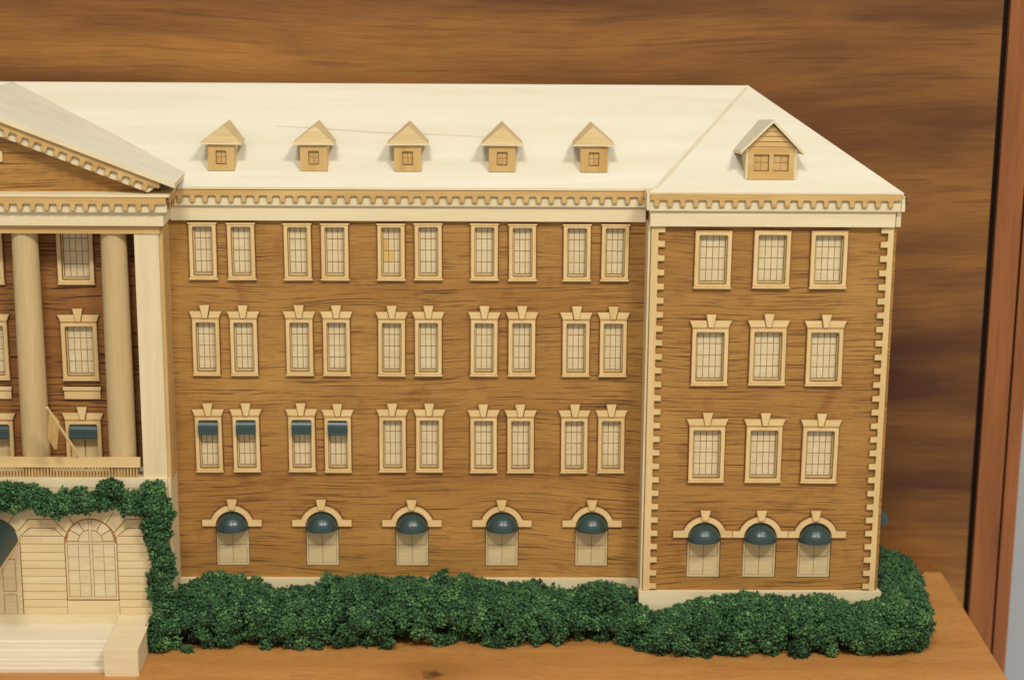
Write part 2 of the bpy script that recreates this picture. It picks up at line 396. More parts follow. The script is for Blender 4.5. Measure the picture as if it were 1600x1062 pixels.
def arched_window(x, y, l, r, z0=100.4, zs=167.5):
    wd = 53; h = zs - z0
    def sash():
        b = MB(); hw = wd/2
        b.box(-hw+.6, hw-.6, 3.2, 6, .6, h+14)
        return b
    w_ = inst('arched_window', shared(('as',), sash, 'arched_window', [burnt2]), B, (x, y, z0))
    def pan(zb): return lambda: MB().box(.45, 21.9, 2.2, 3.4, 0, zb, 1, 0)
    lo = shared('ap0', pan(30.5), 'pane', [panez, burnt2]); hi = shared('ap1', pan(34), 'pane', [panez, burnt2])
    for s in (-22.3, 0): inst('pane', lo, w_, (s, 0, 4.6)); inst('pane', hi, w_, (s, 0, 36.0))
    inst('sash_edge', shared('ae', lambda: MB().ring(corner_rect(-wd/2+1, wd/2-1, 1, h+12), rrect(-wd/2+4, wd/2-4, 4.4, h+10, .5), 1.8, 3.4), 'sash_edge', [panez, burnt]), w_, (0, 0, 0))
    arch_surround(l, r).build('arch_surround', [trimx, burnt, scorch, halo], w_, (0, 0, h+1))
    inst('keystone', shared('ak', lambda: keystone_mesh(4.6, 8.6, 19, -7), 'keystone', [trimz, burnt, scorch]), w_, (random.uniform(-.8, .8), 0, h+1+27.5), (0, random.uniform(-.03, .03), 0))
    inst('awning', shared('dome', dome_mesh, 'awning', greenm), w_, (random.uniform(-.6, .6), 0, h-3+random.uniform(-.6, .6)), (0, random.uniform(-.03, .03), 0))
    return w_
def hole(x, z0, z1, wd, bar): return (x-wd/2+bar-1.2, x+wd/2-bar+1.2, z0+bar-1.2, z1-bar+1.2)

# wing
holes = []
for a, c in PAIRS:
    for x in (a, c):
        for z0, z1 in ROWS: holes.append(hole(x, z0, z1, 42.4, 6.4))
for x in ARCH: holes.append((x-26.5, x+26.5, 100.4, 180))
def uniq(hs):
    return [tuple(round(v, 2) for v in h) for h in hs]
wall_with_holes(262, 1012, 70, 690, uniq(holes), 0, 12).build('wall', [wallm, burnt], B)
for ri, (z0, z1) in enumerate(ROWS):
    for pi, pr_ in enumerate(PAIRS):
        for x in pr_:
            window(x, z0, z1, 0, 42.4, 3, ri > 0, single=False, awning=(ri == 2 and pi < 2), cap=(ri == 0), stained=(ri == 0 and x == 612.4))
for x in ARCH: arched_window(x, 0, -47.8, 47.8)
# end pavilion
holes = []
for x in PAVX:
    for z0, z1 in ROWS: holes.append(hole(x, z0, z1, 56.4, 7.0))
for x in PARCH: holes.append((x-26.5, x+26.5, 100.4, 180))
pw = wall_with_holes(1008, 1383, 70, 690, uniq(holes), PY, 12)
pw.face([(1008, PY, 70), (1008, PY, 690), (1008, 20, 690), (1008, 20, 70)], 0)
pw.face([(1383, PY, 70), (1330, 238, 70), (1330, 238, 690), (1383, PY, 690)], 0)
pw.build('wall', [wallm, burnt], B)
for ri, (z0, z1) in enumerate(ROWS):
    for x in PAVX: window(x, z0, z1, PY, 56.4, 4, ri > 0, bar=7.0, cap=False)
ends = [(-49.5, 44.1), (-44.2, 43.4), (-43.4, 48.6)]
for x, (l, r) in zip(PARCH, ends): arched_window(x, PY, l, r)
o = inst('awning', MESH['dome'], B, (1374, 12, 174), (0, 0, math.pi/2 + .18)); o.scale = (1, 1.35, 1)

# plinths
def plinth(x0, x1, y0, y1, z1): return MB().box(x0, x1, y0, y1, -.5, z1).build('plinth', creamx, B)
plinth(262, 1003.4, -7, 12, 81.5)
MB().ext([(1003.4, -PY+8), (1003.4, -238), (1336, -238), (1389, -PY+8)], -79.5, .5, side=0, tr=lambda x, y, z: (x, -z, -y)).build('plinth', creamx, B)
# quoins: one laser-cut comb each
def quoin(xs, sgn, y, z0, z1, solid, tooth, name='quoin_strip'):
    p = [(0, z0), (solid, z0)]; z = z0 + 3; 
    while z + 9.6 < z1:
        p += [(solid, z), (solid+tooth, z), (solid+tooth, z+9.8), (solid+1.6, z+9.8), (solid, z+11.2)]; z += 22.1
    p += [(solid, z1), (0, z1)]
    MB().cut(ccw([(sgn*a, b) for a, b in p]), y-4.5, y+.5).build(name, [quoinm, burnt, scorch], B, (xs, 0, 0))
quoin(1009.0, 1, PY, 79.6, 668, 11.5, 10.4)
quoin(1378.6, -1, PY, 79.6, 668, 9.6, 10.6)
MB().box(1005.2, 1008.4, PY-1.5, 0, 79.6, 668).build('corner_strip', [creamz], B)

# cornices and friezes
PITCH = 19.6
def dentils(x0, x1, yf, zt, parent, th=4.5, solid=9.2, tooth=10, tr=None, start=None):
    p = ccw([(x0+a, zt+b) for a, b in comb(x1-x0, solid, tooth, PITCH, 8.2, start=start)])
    return MB().cut(p, yf, yf+th, tr=tr).build('dentil_strip', [tanx, burnt, scorch], parent)
def cornice(x0, x1, y, zt, zback, zfr, xf0=None, xf1=None):
    c = MB().box(x0, x1, y-7, y+20, zback, zt).build('cornice', creamx, B)
    dentils(x0, x1, y-11.2, zt-.6, c)
    MB().box(xf0 or x0, xf1 or x1, y-2.5, y+20, zfr, zback+.3).build('frieze', creamx, B)
    return c
cornice(282.3, 1004, -5, 714.5, 689, 665, 275.8, 1004)
c = cornice(1005.4, 1384, PY-7, 719.3, 693, 668.2, 1007, 1378)
# returns of the pavilion cornice along its two sides
MB().box(1000.8, 1005.2, PY-15, 2, 693.6, 719).build('return_strip', creamx, c)
def cant(x, y, z): return (x - (y-PY)*.185, y, z)
def cbox(x0, x1, y0, y1, z0, z1, name, mats, par):
    b = MB().box(x0, x1, y0, y1, z0, z1); b.v = [cant(*p) for p in b.v]; return b.build(name, mats, par)
cbox(1384.4, 1390, PY-9, 238, 692, 716, 'return_strip', creamx, c)
dentils(0, 280, 0, 717.5, c, th=5, tr=lambda x, y, z: cant(1395 - y, PY-13 + x, z))
cbox(1379.5, 1386.5, PY-5, 238, 668, 692, 'frieze', creamz, B)

# roofs
seamm = wood('roof_board_seam', (.64, .56, .40), (.58, .49, .33), 'X', rough=.7)
def slab(pts, t, name, mats):
    """flat panel with its thickness downwards along z"""
    b = MB(); n = len(pts); lo = [(x, y, z-t) for x, y, z in pts]
    b.face(pts); b.face(lo[::-1], 1)
    for i in range(n): b.face([pts[i], lo[i], lo[(i+1) % n], pts[(i+1) % n]], 1)
    return b.build(name, mats, B)
RY, RZ, EY, EZ = 215, 848.5, -17, 718.5
slab([(-340, EY, EZ), (1041, EY, EZ), (1183, RY, RZ), (-340, RY, RZ)], 3.6, 'roof', [roofm, creamx])
seam = [(426, 115.7), (497, 110.5), (598, 101.1), (699, 97.6), (761, 92.3)]
b = MB()
for i in range(4):
    (xa, ya), (xb, yb) = seam[i], seam[i+1]; k_ = (RZ-EZ)/(RY-EY); zz = lambda y: EZ + (y-EY)*k_ + .25
    wa, wb = (.4, 1.5, 2.0, 1.8, .6)[i], (.4, 1.5, 2.0, 1.8, .6)[i+1]
    b.face([(xa, ya-wa, zz(ya-wa)), (xb, yb-wb, zz(yb-wb)), (xb, yb+wb, zz(yb+wb)), (xa, ya+wa, zz(ya+wa))])
b.build('board_seam', seamm, B)
slab([(-340, RY, RZ-.4), (1183, RY, RZ-.4), (1183, 238, RZ-16), (-340, 238, RZ-16)], 4, 'roof', [roofm, creamx])
b = MB()
A = (1183, RY, RZ+.6); Lc = (1005.0, PY-16, 721.6); Rc = (1387.5, PY-16, 721.6); Bk = (1332, 238, 719.5); Ab = (1183, 238, RZ-14)
b.face([Lc, Rc, A]); b.face([Rc, Bk, Ab, A])
# side cheek between this panel's edge and the wing roof
n = 10; bot = []
for k in range(n+1):
    t = k/n; x, y, z = (Lc[i] + (A[i]-Lc[i])*t for i in range(3))
    bot.append((x, y, z, min(z-.5, EZ + (y-EY)*(RZ-EZ)/(RY-EY) - 2)))
for k in range(n):
    b.face([bot[k][:3], (bot[k+1][0], bot[k+1][1], bot[k+1][2]), (bot[k+1][0], bot[k+1][1], bot[k+1][3]), (bot[k][0], bot[k][1], min(bot[k][3], 719))], 0)
b.face([(Lc[0], Lc[1], 718.8), (Rc[0], Rc[1], 718.8), Rc, Lc], 1); b.face([(Rc[0], Rc[1], 718.8), (Bk[0], Bk[1], 718.8), Bk, Rc], 1)
b.face([(Lc[0], Lc[1], 718.8), (Lc[0], 238, 718.8), (Bk[0], Bk[1], 718.8), (Rc[0], Rc[1], 718.8)], 1)
b.build('roof', [roofm, creamx], B)
def ridge_strip():
    # narrow filler strip laid along the joint of the two roofs
    b = MB(); d = Vector(A) - Vector(Lc)
    p0 = Vector(Lc) + d*.03; p1 = Vector(Lc) + d*.97; up = Vector((0, 0, 1)); sd = Vector((-1, .35, 0)).normalized()
    q = [p0 + up*.8, p0 + up*.8 + Vector((7, 0, 0)), p1 + up*.5 + Vector((5, 0, 0)), p1 + up*.5]
    b.face([tuple(v) for v in q]); lo = [v - up*3 for v in q]
    for i in range(4): b.face([tuple(q[i]), tuple(lo[i]), tuple(lo[(i+1) % 4]), tuple(q[(i+1) % 4])])
    b.build('hip_strip', seamm, B)
ridge_strip()

# dormers
def roof_z(y): return EZ + (y-EY)*(RZ-EZ)/(RY-EY)
def dormer(x, jit):
    y0 = 19.0; zb = roof_z(y0)-.6; zt = zb + 42; hw = 20.6
    cx = 0
    fr = MB().ring(corner_rect(-hw, hw, 0, 42), rrect(-8.2, 8.2, 9.5, 31, 1.6), -3.5, 0)
    d = fr.build('dormer', [tanz, burnt], B, (x, y0, zb), (0, jit, 0))
    # cheeks: three-sided, meeting the roof
    run = 42/.555
    for s in (-1, 1):
        b = MB(); xi, xo = s*(hw-3.4), s*(hw-.2)
        tri = [(0.2, 0), (0.2, 42), (run, 42)]
        A1 = [(xi, y, z) for y, z in tri]; A2 = [(xo, y, z) for y, z in tri]
        b.face(A1 if s > 0 else A1[::-1]); b.face(A2[::-1] if s > 0 else A2)
        for i in range(3): b.face([A1[i], A1[(i+1) % 3], A2[(i+1) % 3], A2[i]])
        b.build('cheek', creamz, d)
    MB().box(-hw+3.4, hw-3.4, 1.2, 3, 4, 40).build('sash', burnt2, d)
    for i in (-1, 1):
        for zz in (10.4, 20.8):
            MB().box(-3.5, 3.5, 0, 1.2, 0, 9.6).build('pane', tanz, d, (i*4.0, .3, zz))
    # hipped roof
    e = 31.5; ye = -8; t = 2.4; ap = (0, 30, 65.5); bk = (0, 110, 63); zl = 43.2
    b = MB(); L0, R0 = (-e, ye, zl), (e, ye, zl); Lb, Rb = (-e, 40, zl-1.5), (e, 40, zl-1.5)
    b.face([L0, R0, ap]); b.face([R0, Rb, bk, ap]); b.face([Lb, L0, ap, bk])
    for p, q in ((L0, R0), (R0, Rb), (Lb, L0)):
        b.face([(p[0], p[1], p[2]-t), (q[0], q[1], q[2]-t), q, p], 1)
    b.face([(L0[0], L0[1], zl-t), (Lb[0], Lb[1], zl-t), (Rb[0], Rb[1], zl-t), (R0[0], R0[1], zl-t)], 1)
    b.build('dormer_roof', [dormroof, creamx], d, (0, 0, 0))
dormroof = wood('dormer_roof_wood', (.66, .51, .265), (.56, .40, .18), 'X', band=(14, 160), rough=.6, fleck=.3)
for x, j in zip((352.4, 494.4, 638.4, 783.0, 924.2), (.01, 0, -.008, .006, -.004)): dormer(x, j)
# gabled dormer on the pavilion
def pav_roof_z(y): return 721.6 + (y-(PY-16))*(RZ+.6-721.6)/(RY-(PY-16))
def gabled_dormer(x):
    y0 = -30.0; zb = pav_roof_z(y0)-.6; hw = 35; H = 50; G = 33
    b = MB()
    holes = [(-26.5, -3.2, 12.5, 38), (3.2, 26.5, 12.5, 38)]
    xs = [-hw, -26.5, -3.2, 3.2, 26.5, hw]
    def rect(x0, x1, z0, z1): b.box(x0, x1, -4, 0, z0, z1, 1, 0)
    d = wall_with_holes(-hw, hw, 0, H+1, holes, -4, 4.5)
    d.face([(-hw, -4, 0), (-hw, -4, H), (-hw, 0, H), (-hw, 0, 0)], 1); d.face([(hw, -4, 0), (hw, 0, 0), (hw, 0, H), (hw, -4, H)], 1); d.face([(-hw, -4, 0), (-hw, 0, 0), (hw, 0, 0), (hw, -4, 0)], 1)
    d = d.build('dormer', [tanx, burnt], B, (x, y0, zb), (0, .008, 0))
    # clapboards of the gable, each lapped over the next
    for k in range(4):
        z0 = H + k*G/4.2; z1 = H + (k+1)*G/4.2; w0 = hw*(1-(z0-H)/G)*1.0; w1 = hw*max(.02, 1-(z1-H)/G)
        bb = MB(); bb.face([(-w0, -5.0, z0+.4), (w0, -5.0, z0+.4), (w1, -3.4, z1), (-w1, -3.4, z1)]); bb.face([(-w0, -5.0, z0+.4), (-w0, -2, z0+.4), (w0, -2, z0+.4), (w0, -5.0, z0+.4)], 1)
        bb.build('clapboard', [tanx, burnt], d)
    MB().ext([(-hw, H), (hw, H), (0, H+G)], -2.6, 0).build('gable_board', [burnt2, burnt], d)
    MB().box(-30, 30, .6, 2, 8, 42).build('sash', burnt2, d)
    for s in (-1, 1):
        for i in (0, 1):
            for j in (0, 1): MB().box(0, 10.6, 0, 1.2, 0, 11.6).build('pane', tanx, d, (s*14.85 - 11.2 + i*11.4, -.3, 13.2 + j*12.4))
    run = H/.452
    for s in (-1, 1):
        c = MB(); xi, xo = s*(hw-.5), s*(hw+3.4); tri = [(-3.5, 0), (-3.5, 47), (66, 30.5)]
        A1 = [(xi, y, z) for y, z in tri]; A2 = [(xo, y, z) for y, z in tri]
        c.face(A1 if s > 0 else A1[::-1]); c.face(A2[::-1] if s > 0 else A2)
        for i in range(3): c.face([A1[i], A1[(i+1) % 3], A2[(i+1) % 3], A2[i]])
        c.build('cheek', creamz, d)
        r = MB(); e = 48; sl = 1.0; zt = 92; yf = -12
        top = [(0, yf, zt), (0, 152, 69.5), (s*e, 72, 34), (s*e, yf, zt-sl*e)]; lo = [(a, q, z-5) for a, q, z in top]
        if s < 0: top, lo = top, lo
        r.face(top if s < 0 else top[::-1]); r.face(lo[::-1] if s < 0 else lo)
        for i in range(4): r.face([top[i], lo[i], lo[(i+1) % 4], top[(i+1) % 4]], 1)
        r.build('dormer_roof', [roofm, creamx], d)
gabled_dormer(1189.6)

# ------------------------------------------------------------------ entrance front
PF = -64                                    # front plane of the pilasters
xr, xl = 271, mirx(271)
YB = -10                                    # brown wall behind the columns
PW = [(133.6-5.0, 1), (XA-2, 0), (mirx(128.6), 1)]
PROWS = [(565.5, 664), (412.6, 505.4), (256.5, 347)]
holes = []
for x, k in PW:
    for z0, z1 in PROWS: holes.append(hole(x, z0, z1, 56.4, 7))
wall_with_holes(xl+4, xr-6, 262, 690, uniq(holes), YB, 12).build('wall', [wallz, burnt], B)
for x, k in PW:
    for ri, (z0, z1) in enumerate(PROWS):
        window(x, z0, z1, YB, 56.4, 4, ri > 0, bar=7.0, awning=(ri == 2), french=(ri == 2))
    MB().box(-28, 28, -4.5, 0, 0, 20.5, 1, 0).ext([(-29, 14.5), (29, 14.5), (30, 20.5), (-30, 20.5)], -7, 0).build('apron_panel', [trimx, burnt], B, (x+1, YB, 382))
# stub of the hidden far wing
MB().box(-330, xl, 0, 12, 0, 690).build('wall', wallm, B)
plinth(-330, xl, -7, 12, 81.5)
# pilasters and their side walls
for s in (1, -1):
    X = (lambda v: v) if s > 0 else mirx
    a, c = sorted((X(229), X(265.5)))
    p = MB().box(a, c, PF, -30, 262, 655.5).build('pilaster', creamz, B)
    a, c = sorted((X(247), X(xr)))
    MB().box(a, c, PF+5, 4, 262, 668).build('side_wall', tanz, B)
# columns: slightly swelling shafts
def column(x):
    b = MB(); n = 40; rings = []
    for k in range(13):
        t = k/12; r = 21.2 - 1.7*t**1.6; rings.append([(r*math.cos(2*math.pi*i/n), r*math.sin(2*math.pi*i/n), 386*t) for i in range(n)])
    for k in range(12):
        for i in range(n): b.face([rings[k][i], rings[k][(i+1) % n], rings[k+1][(i+1) % n], rings[k+1][i]], 0, True)
    b.face(rings[-1]); b.face(rings[0][::-1])
    b.build('column', colm, B, (x, -43, 270))
for x in (60, 194.3, mirx(60), mirx(194.3)): column(x)
# architrave, frieze, dentils, shelf
x1, x0 = 268, mirx(268)
MB().box(x0, x1, -66, 4, 655, 668.5).build('architrave', tanx, B)
x1, x0 = 275.5, mirx(275.5)
MB().box(x0, x1, -73, -5, 668.3, 690.3).build('frieze', creamx, B)
x1, x0 = 282, mirx(282)
c = MB().box(x0, x1, -79, -9, 690, 714).build('cornice', creamx, B)
dentils(x0, x1, -83.5, 713.6, c, solid=10.8)
dentils(0, 66, 0, 713.6, c, th=4.5, tr=lambda x, y, z: (286.5 - y, -79 + x, z))
x1, x0 = 287.2, mirx(287.2)
MB().box(x0, x1, -84.5, -20, 713.8, 717.6).build('cornice_shelf', creamx, B)
# pediment
SL = .385; ZA = 853; ca = math.cos(math.atan(SL)); sa = math.sin(math.atan(SL))
tym = MB().ext([(mirx(270), 717), (270, 717), (XA, 717 + (270-XA)*SL)], -58, -40).build('pediment', [wallm, wallm], B)
for s in (1, -1):
    def tr(u, y, n, s=s):                   # u along the rake from the apex, n downwards from the roof's underside
        x = XA + u*ca - n*sa*-1*-1; z = ZA - 8 - u*sa - (-n)*ca*1
        x = XA + (u*ca + n*sa); z = ZA - 8 - u*sa + n*ca
        return (x if s > 0 else mirx(x), y, z)
    Ln = 312
    def ext2(poly, y0, y1, name, mats):
        bb = MB(); (bb.cut if name == 'dentil_strip' else bb.ext)(ccw(poly), y0, y1, tr=tr)
        if s < 0: bb.f = [f[::-1] for f in bb.f]
        return bb.build(name, mats, tym)
    ext2([(-8, -23), (-8, 0), (Ln-4, 0), (Ln-4, -4), (Ln-44, -21.5)] if False else [(-8, -22), (Ln-22, -22), (Ln-10, -6), (Ln-6, 0), (-8, 0)], -79, -56, 'rake_board', [creamx])
    cb = comb(Ln-8, 9.5, 10, PITCH, 8.2)
    ext2([(a, q-.3) for a, q in cb], -84, -79, 'dentil_strip', [tanx, burnt, scorch])
    # roof slab of the gable
    e = 305; bb = MB(); zt = ZA; t = 7.5
    top = [(XA, -89, zt), (XA + s*e, -89, zt-SL*e), (XA + s*e, 26, zt-SL*e), (XA + s*e*.55, 113, zt-SL*e*.55-1), (XA, RY, zt-4)]
    lo = [(x, y, z-t) for x, y, z in top]
    bb.face(top if s > 0 else top[::-1]); bb.face(lo[::-1] if s > 0 else lo, 1)
    for i in range(5): q = [top[i], lo[i], lo[(i+1) % 5], top[(i+1) % 5]]; bb.face(q if s > 0 else q[::-1], 1)
    bb.build('roof', [roofm, creamx], B)
MB().ring(corner_rect(-46, 46, -8, 8), corner_rect(-41, 41, -4, 4), -4, 0).build('ornament_frame', [trimx, burnt], tym, (XA, -58, 770.5))
# balcony and balustrade
x1, x0 = 226.5, mirx(226.5)
MB().box(mirx(266), 266, -72, 4, 256, 270.6).build('balcony_floor', creamx, B)
rail = MB().box(x0, x1-2, -69, -62, 287.6, 302.6).build('balustrade', trimx, B)
bm_ = MB(); 
for k in range(8):
    a0, a1 = 2*math.pi*k/8, 2*math.pi*(k+1)/8
    bm_.face([(1.55*math.cos(a0), 1.55*math.sin(a0), 0), (1.55*math.cos(a1), 1.55*math.sin(a1), 0), (1.55*math.cos(a1), 1.55*math.sin(a1), 17.4), (1.55*math.cos(a0), 1.55*math.sin(a0), 17.4)], 0, True)
bo = bm_.build('baluster', tanz, rail); bme = bo.data; bpy.data.objects.remove(bo)
x = -14
while x < x1-3: inst('baluster', bme, rail, (x, -65.5 + random.uniform(-.3, .3), 270.4)); x += 4.75
x = -18.75
lb = MB()
while x > x0+3:
    lb.box(x-1.4, x+1.4, -67, -64, 270.4, 287.8); x -= 4.75
lo_ = lb.build('baluster_row', tanz, rail); lo_['kind'] = 'stuff'
# ground floor: engraved front
GY = -70
gw = MB().box(mirx(266), 266, GY, 4, 31, 256).build('ground_wall', [burnt2], B)
MB().box(266, 270.5, GY+6, 4, 0, 268).build('side_wall', creamz, B)
MB().box(mirx(270.5), mirx(266), GY+6, 4, 0, 268).build('side_wall', creamz, B)
WX, ZS, AR = 143.1, 164.5, 41.0             # arched window: centre, spring height, radius
DX, DR = XA, 41.5
LZ = [176.2, 163.1, 149.3, 135.3, 122.6, 109.8, 97.0, 84.0, 71.1, 58.2, 45.4]
g = .36
def block(poly, name='stone_block', th=1.3): return MB().ext(ccw(poly), GY-th, GY+.2, side=1).build(name, [stonem, burnt2], gw)
def rectp(x0, x1, z0, z1): return [(x0+g, z0+g), (x1-g, z0+g), (x1-g, z1-g), (x0+g, z1-g)]
for (xa, xb) in ((DX+DR, WX-AR), (WX+AR, 266), (mirx(WX)+AR, DX-DR), (mirx(266), mirx(WX)-AR)):
    for i in range(1, len(LZ)-1): block(rectp(xa, xb, LZ[i+1], LZ[i]))
for cx, R in ((WX, AR), (DX, DR), (mirx(WX), AR)):
    # voussoirs, mirrored about the arch
    arc = lambda a0, a1, n=6: [(R*math.sin(math.radians(a0+(a1-a0)*k/n)), R*math.cos(math.radians(a0+(a1-a0)*k/n))) for k in range(n+1)]
    half = 75.5                             # to the middle between arches
    for s in (-1, 1):
        hx = half if cx != WX or s < 0 else 266-WX
        if cx == mirx(WX) and s < 0: hx = 266-WX
        top = 91 if abs(hx-75.5) < 1 else 91
        def pl(pts): block([(cx + s*x, ZS + z) for x, z in pts])
        e = .9
        pl([(.0, R), *arc(0, 37)[1:], (62, 88), (62, top), (0, top)] if s > 0 else [(0.6, R), *arc(0, 37)[1:], (62, 88), (62, top), (.6, top)])
        pl([*arc(39, 64), (56, 40), (hx, 40), (hx, top), (64.5, top)])
        pl([*arc(66, 76, 3), (56.5, 25.5), (hx, 25.5), (hx, 38.8), (56.8, 38.8)])
        pl([(43.8, 12.2), (hx, 12.2), (hx, 24.3), (57.6, 24.3)])
        pl([(R+.2, -.9), (hx, -.9), (hx, 11.1), (R*1.0+.2, 11.1)])
    if cx != DX:
        block(rectp(cx-AR, cx+AR, 45.4, 69), 'apron_block')
        wz0 = 71.1
        gwv = MB().ring(corner_rect(cx-AR+1.2, cx+AR-1.2, wz0, ZS), corner_rect(cx-AR+4, cx+AR-4, wz0+3.6, ZS), GY-.9, GY+.1).build('arched_window', [panem, burnt2], gw)
        zs = [75.2, 97, 119.4, 141.6, 162.6]; xs = [-36.4, -19.6, -2.4]
        def pane(poly): return MB().ext(ccw(poly), GY-.85, GY+.2).build('pane', [panem, burnt2], gw)
        for i in range(2):
            for sgn in (1, -1):
                for j in range(4):
                    a, q = sorted((sgn*xs[i], sgn*xs[i+1])); pane(rectp(cx+a, cx+q, zs[j], zs[j+1]))
        pane(rectp(cx-2.2, cx+2.2, 71.1, 162.6)); pane(rectp(cx-37, cx+37, 162.6, 166.6)); pane(rectp(cx-2.2, cx+2.2, 166.6, 203.5))
        R0, R1 = 19.5, 37
        for sgn in (1, -1):
            F2 = lambda r, a: (cx + sgn*r*math.sin(math.radians(a)), 167.2 + r*math.cos(math.radians(a)))
            pane([F2(R0-1, 90-.1*k*8.4) for k in range(0, 101, 10)] + [(cx+sgn*1.2, 167.2)] if False else [(cx+sgn*2.6, 167.4)] + [F2(R0-1.2, 90 - 82*k/8) for k in range(9)])
            for a0, a1 in ((5, 29), (31.5, 58), (60.5, 89)):
                pane([F2(R0, a0+1) , *[F2(R1-1, a0+(a1-a0)*k/5) for k in range(6)], *[F2(R0, a1-1+(a0+1-a1+1)*k/4) for k in range(5)]][0:-1])
    else:
        dz0, dz1 = 31.2, 150
        for s in (-1, 1):
            dr = MB().box(cx + (1 if s > 0 else -40), cx + (40 if s > 0 else -1), GY-.9, GY+.2, dz0, ZS+4, 1, 0).build('door', [panem, burnt2], gw) if False else MB().box(min(cx+s*1, cx+s*40), max(cx+s*1, cx+s*40), GY-.9, GY+.2, dz0, ZS-1, 1, 0).build('door', [panem, burnt2], B)
            for z0, z1 in ((41, 79), (84, 138)):
                MB().ring(corner_rect(min(cx+s*11, cx+s*32), max(cx+s*11, cx+s*32), z0, z1), corner_rect(min(cx+s*12, cx+s*31), max(cx+s*12, cx+s*31), z0+1, z1-1), GY-1.1, GY+.1).build('door_panel', [burnt2], dr)
            block(rectp(*sorted((cx+s*0, cx+s*41)), ZS, ZS+20), 'door_head', .9)
# base strip and corbels
MB().box(mirx(238), 238, GY-3, GY+1, 30.8, 45.6).build('base_strip', creamx, B)
for x in (63.8, 182.5, mirx(63.8), mirx(182.5), 226, mirx(226)):
    MB().box(x-8, x+8, GY-9, GY+1, 213.4+5, 236+5).build('corbel', creamx, B)
# entrance canopy: half barrel
b = MB(); n = 24; R = 38.6; z0 = 167
for k in range(n):
    a0, a1 = math.pi*k/n, math.pi*(k+1)/n
    P0 = (XA + R*math.cos(a0), 168 + (R-1)*math.sin(a0) - 168); P1 = (XA + R*math.cos(a1), (R-1)*math.sin(a1))
    p0, p1 = (XA + R*math.cos(a0), z0 + (R-1)*math.sin(a0)), (XA + R*math.cos(a1), z0 + (R-1)*math.sin(a1))
    q0, q1 = (XA + (R-1.6)*math.cos(a0), z0 + (R-2.6)*math.sin(a0)), (XA + (R-1.6)*math.cos(a1), z0 + (R-2.6)*math.sin(a1))
    yb, yf = GY-1, GY-140
    b.face([(p0[0], yb, p0[1]), (p1[0], yb, p1[1]), (p1[0], yf, p1[1]), (p0[0], yf, p0[1])][::-1], 0, True)
    b.face([(q0[0], yb, q0[1]), (q1[0], yb, q1[1]), (q1[0], yf, q1[1]), (q0[0], yf, q0[1])], 1, True)
    b.face([(p0[0], yf, p0[1]), (p1[0], yf, p1[1]), (q1[0], yf, q1[1]), (q0[0], yf, q0[1])], 1)
for s in (-1, 1): b.box(XA + s*R - 1.1, XA + s*R + 1.1, GY-140, GY, z0-1.6, z0+.4, 1)
canm = plain('canopy_green', (.020, .044, .040), .45, .4, .1, 500)
b.build('canopy', [canm, trimx], B)
# steps and their side blocks
stepm = wood('step_basswood', (.74, .66, .495), (.66, .57, .40), 'X', band=(6, 200), rough=.6, fleck=.1)
for k in range(4):
    z1 = 31.0 - 7.75*k; yf = -142 - 16.4*k
    b = MB(); r = 2.6; xa, xb = mirx(184), 184
    prof = [(yf, z1-7.75 if k < 3 else -.4), (yf, z1-r)] + [(yf + r*(1-math.cos(math.radians(a))), z1 - r*(1-math.sin(math.radians(a)))) for a in (30, 60, 90)] + [(GY+4, z1), (GY+4, z1-7.75 if k < 3 else -.4)]
    m_ = len(prof)
    for i in range(m_):
        (ya, za), (yb, zb) = prof[i], prof[(i+1) % m_]
        b.face([(xa, ya, za), (xb, ya, za), (xb, yb, zb), (xa, yb, zb)])
    b.face([(xa, y, z) for y, z in prof]); b.face([(xb, y, z) for y, z in reversed(prof)])
    b.build('step', stepm, B)
for s in (1, -1):
    a, c = sorted(((183 if s > 0 else mirx(183)), (234.5 if s > 0 else mirx(234.5))))
    MB().box(a, c, -205, GY+2, -.4, 43).build('step_block', creamx, B)

# ------------------------------------------------------------------ leaning flagpole
fp = empty('flagpole', (138, -56, 286))
tag(fp, 'thin wooden flagpole with flat wooden flag leaning out over the balcony rail', 'flagpole')
O = Vector((138, -56, 286)); T = Vector((96.6, -117, 398)) - O; b = MB(); n = 8
ax = T.normalized(); u = ax.cross(Vector((0, 0, 1))).normalized(); v = ax.cross(u)
p0 = -ax*6; p1 = T
for k in range(n):
    a0, a1 = 2*math.pi*k/n, 2*math.pi*(k+1)/n; c0 = u*math.cos(a0)+v*math.sin(a0); c1 = u*math.cos(a1)+v*math.sin(a1)
    b.face([p0+c0*2.4, p0+c1*2.4, p1+c1*2.1, p1+c0*2.1], 0, True)
b.face([p1 + (u*math.cos(2*math.pi*k/n)+v*math.sin(2*math.pi*k/n))*2.1 for k in range(n)])
b.build('pole', trimz, fp)
q = [Vector(p) - O for p in ((107.8, -100, 371), (98.4, -113, 391), (95.2, -113, 346), (101.5, -100, 326))]
q2 = [p + Vector((2.8, 1.6, 0)) for p in q]; b = MB()
b.face(q[::-1]); b.face(q2)
for i in range(4): b.face([q[i], q2[i], q2[(i+1) % 4], q[(i+1) % 4]])
b.build('flag', tanz, fp)

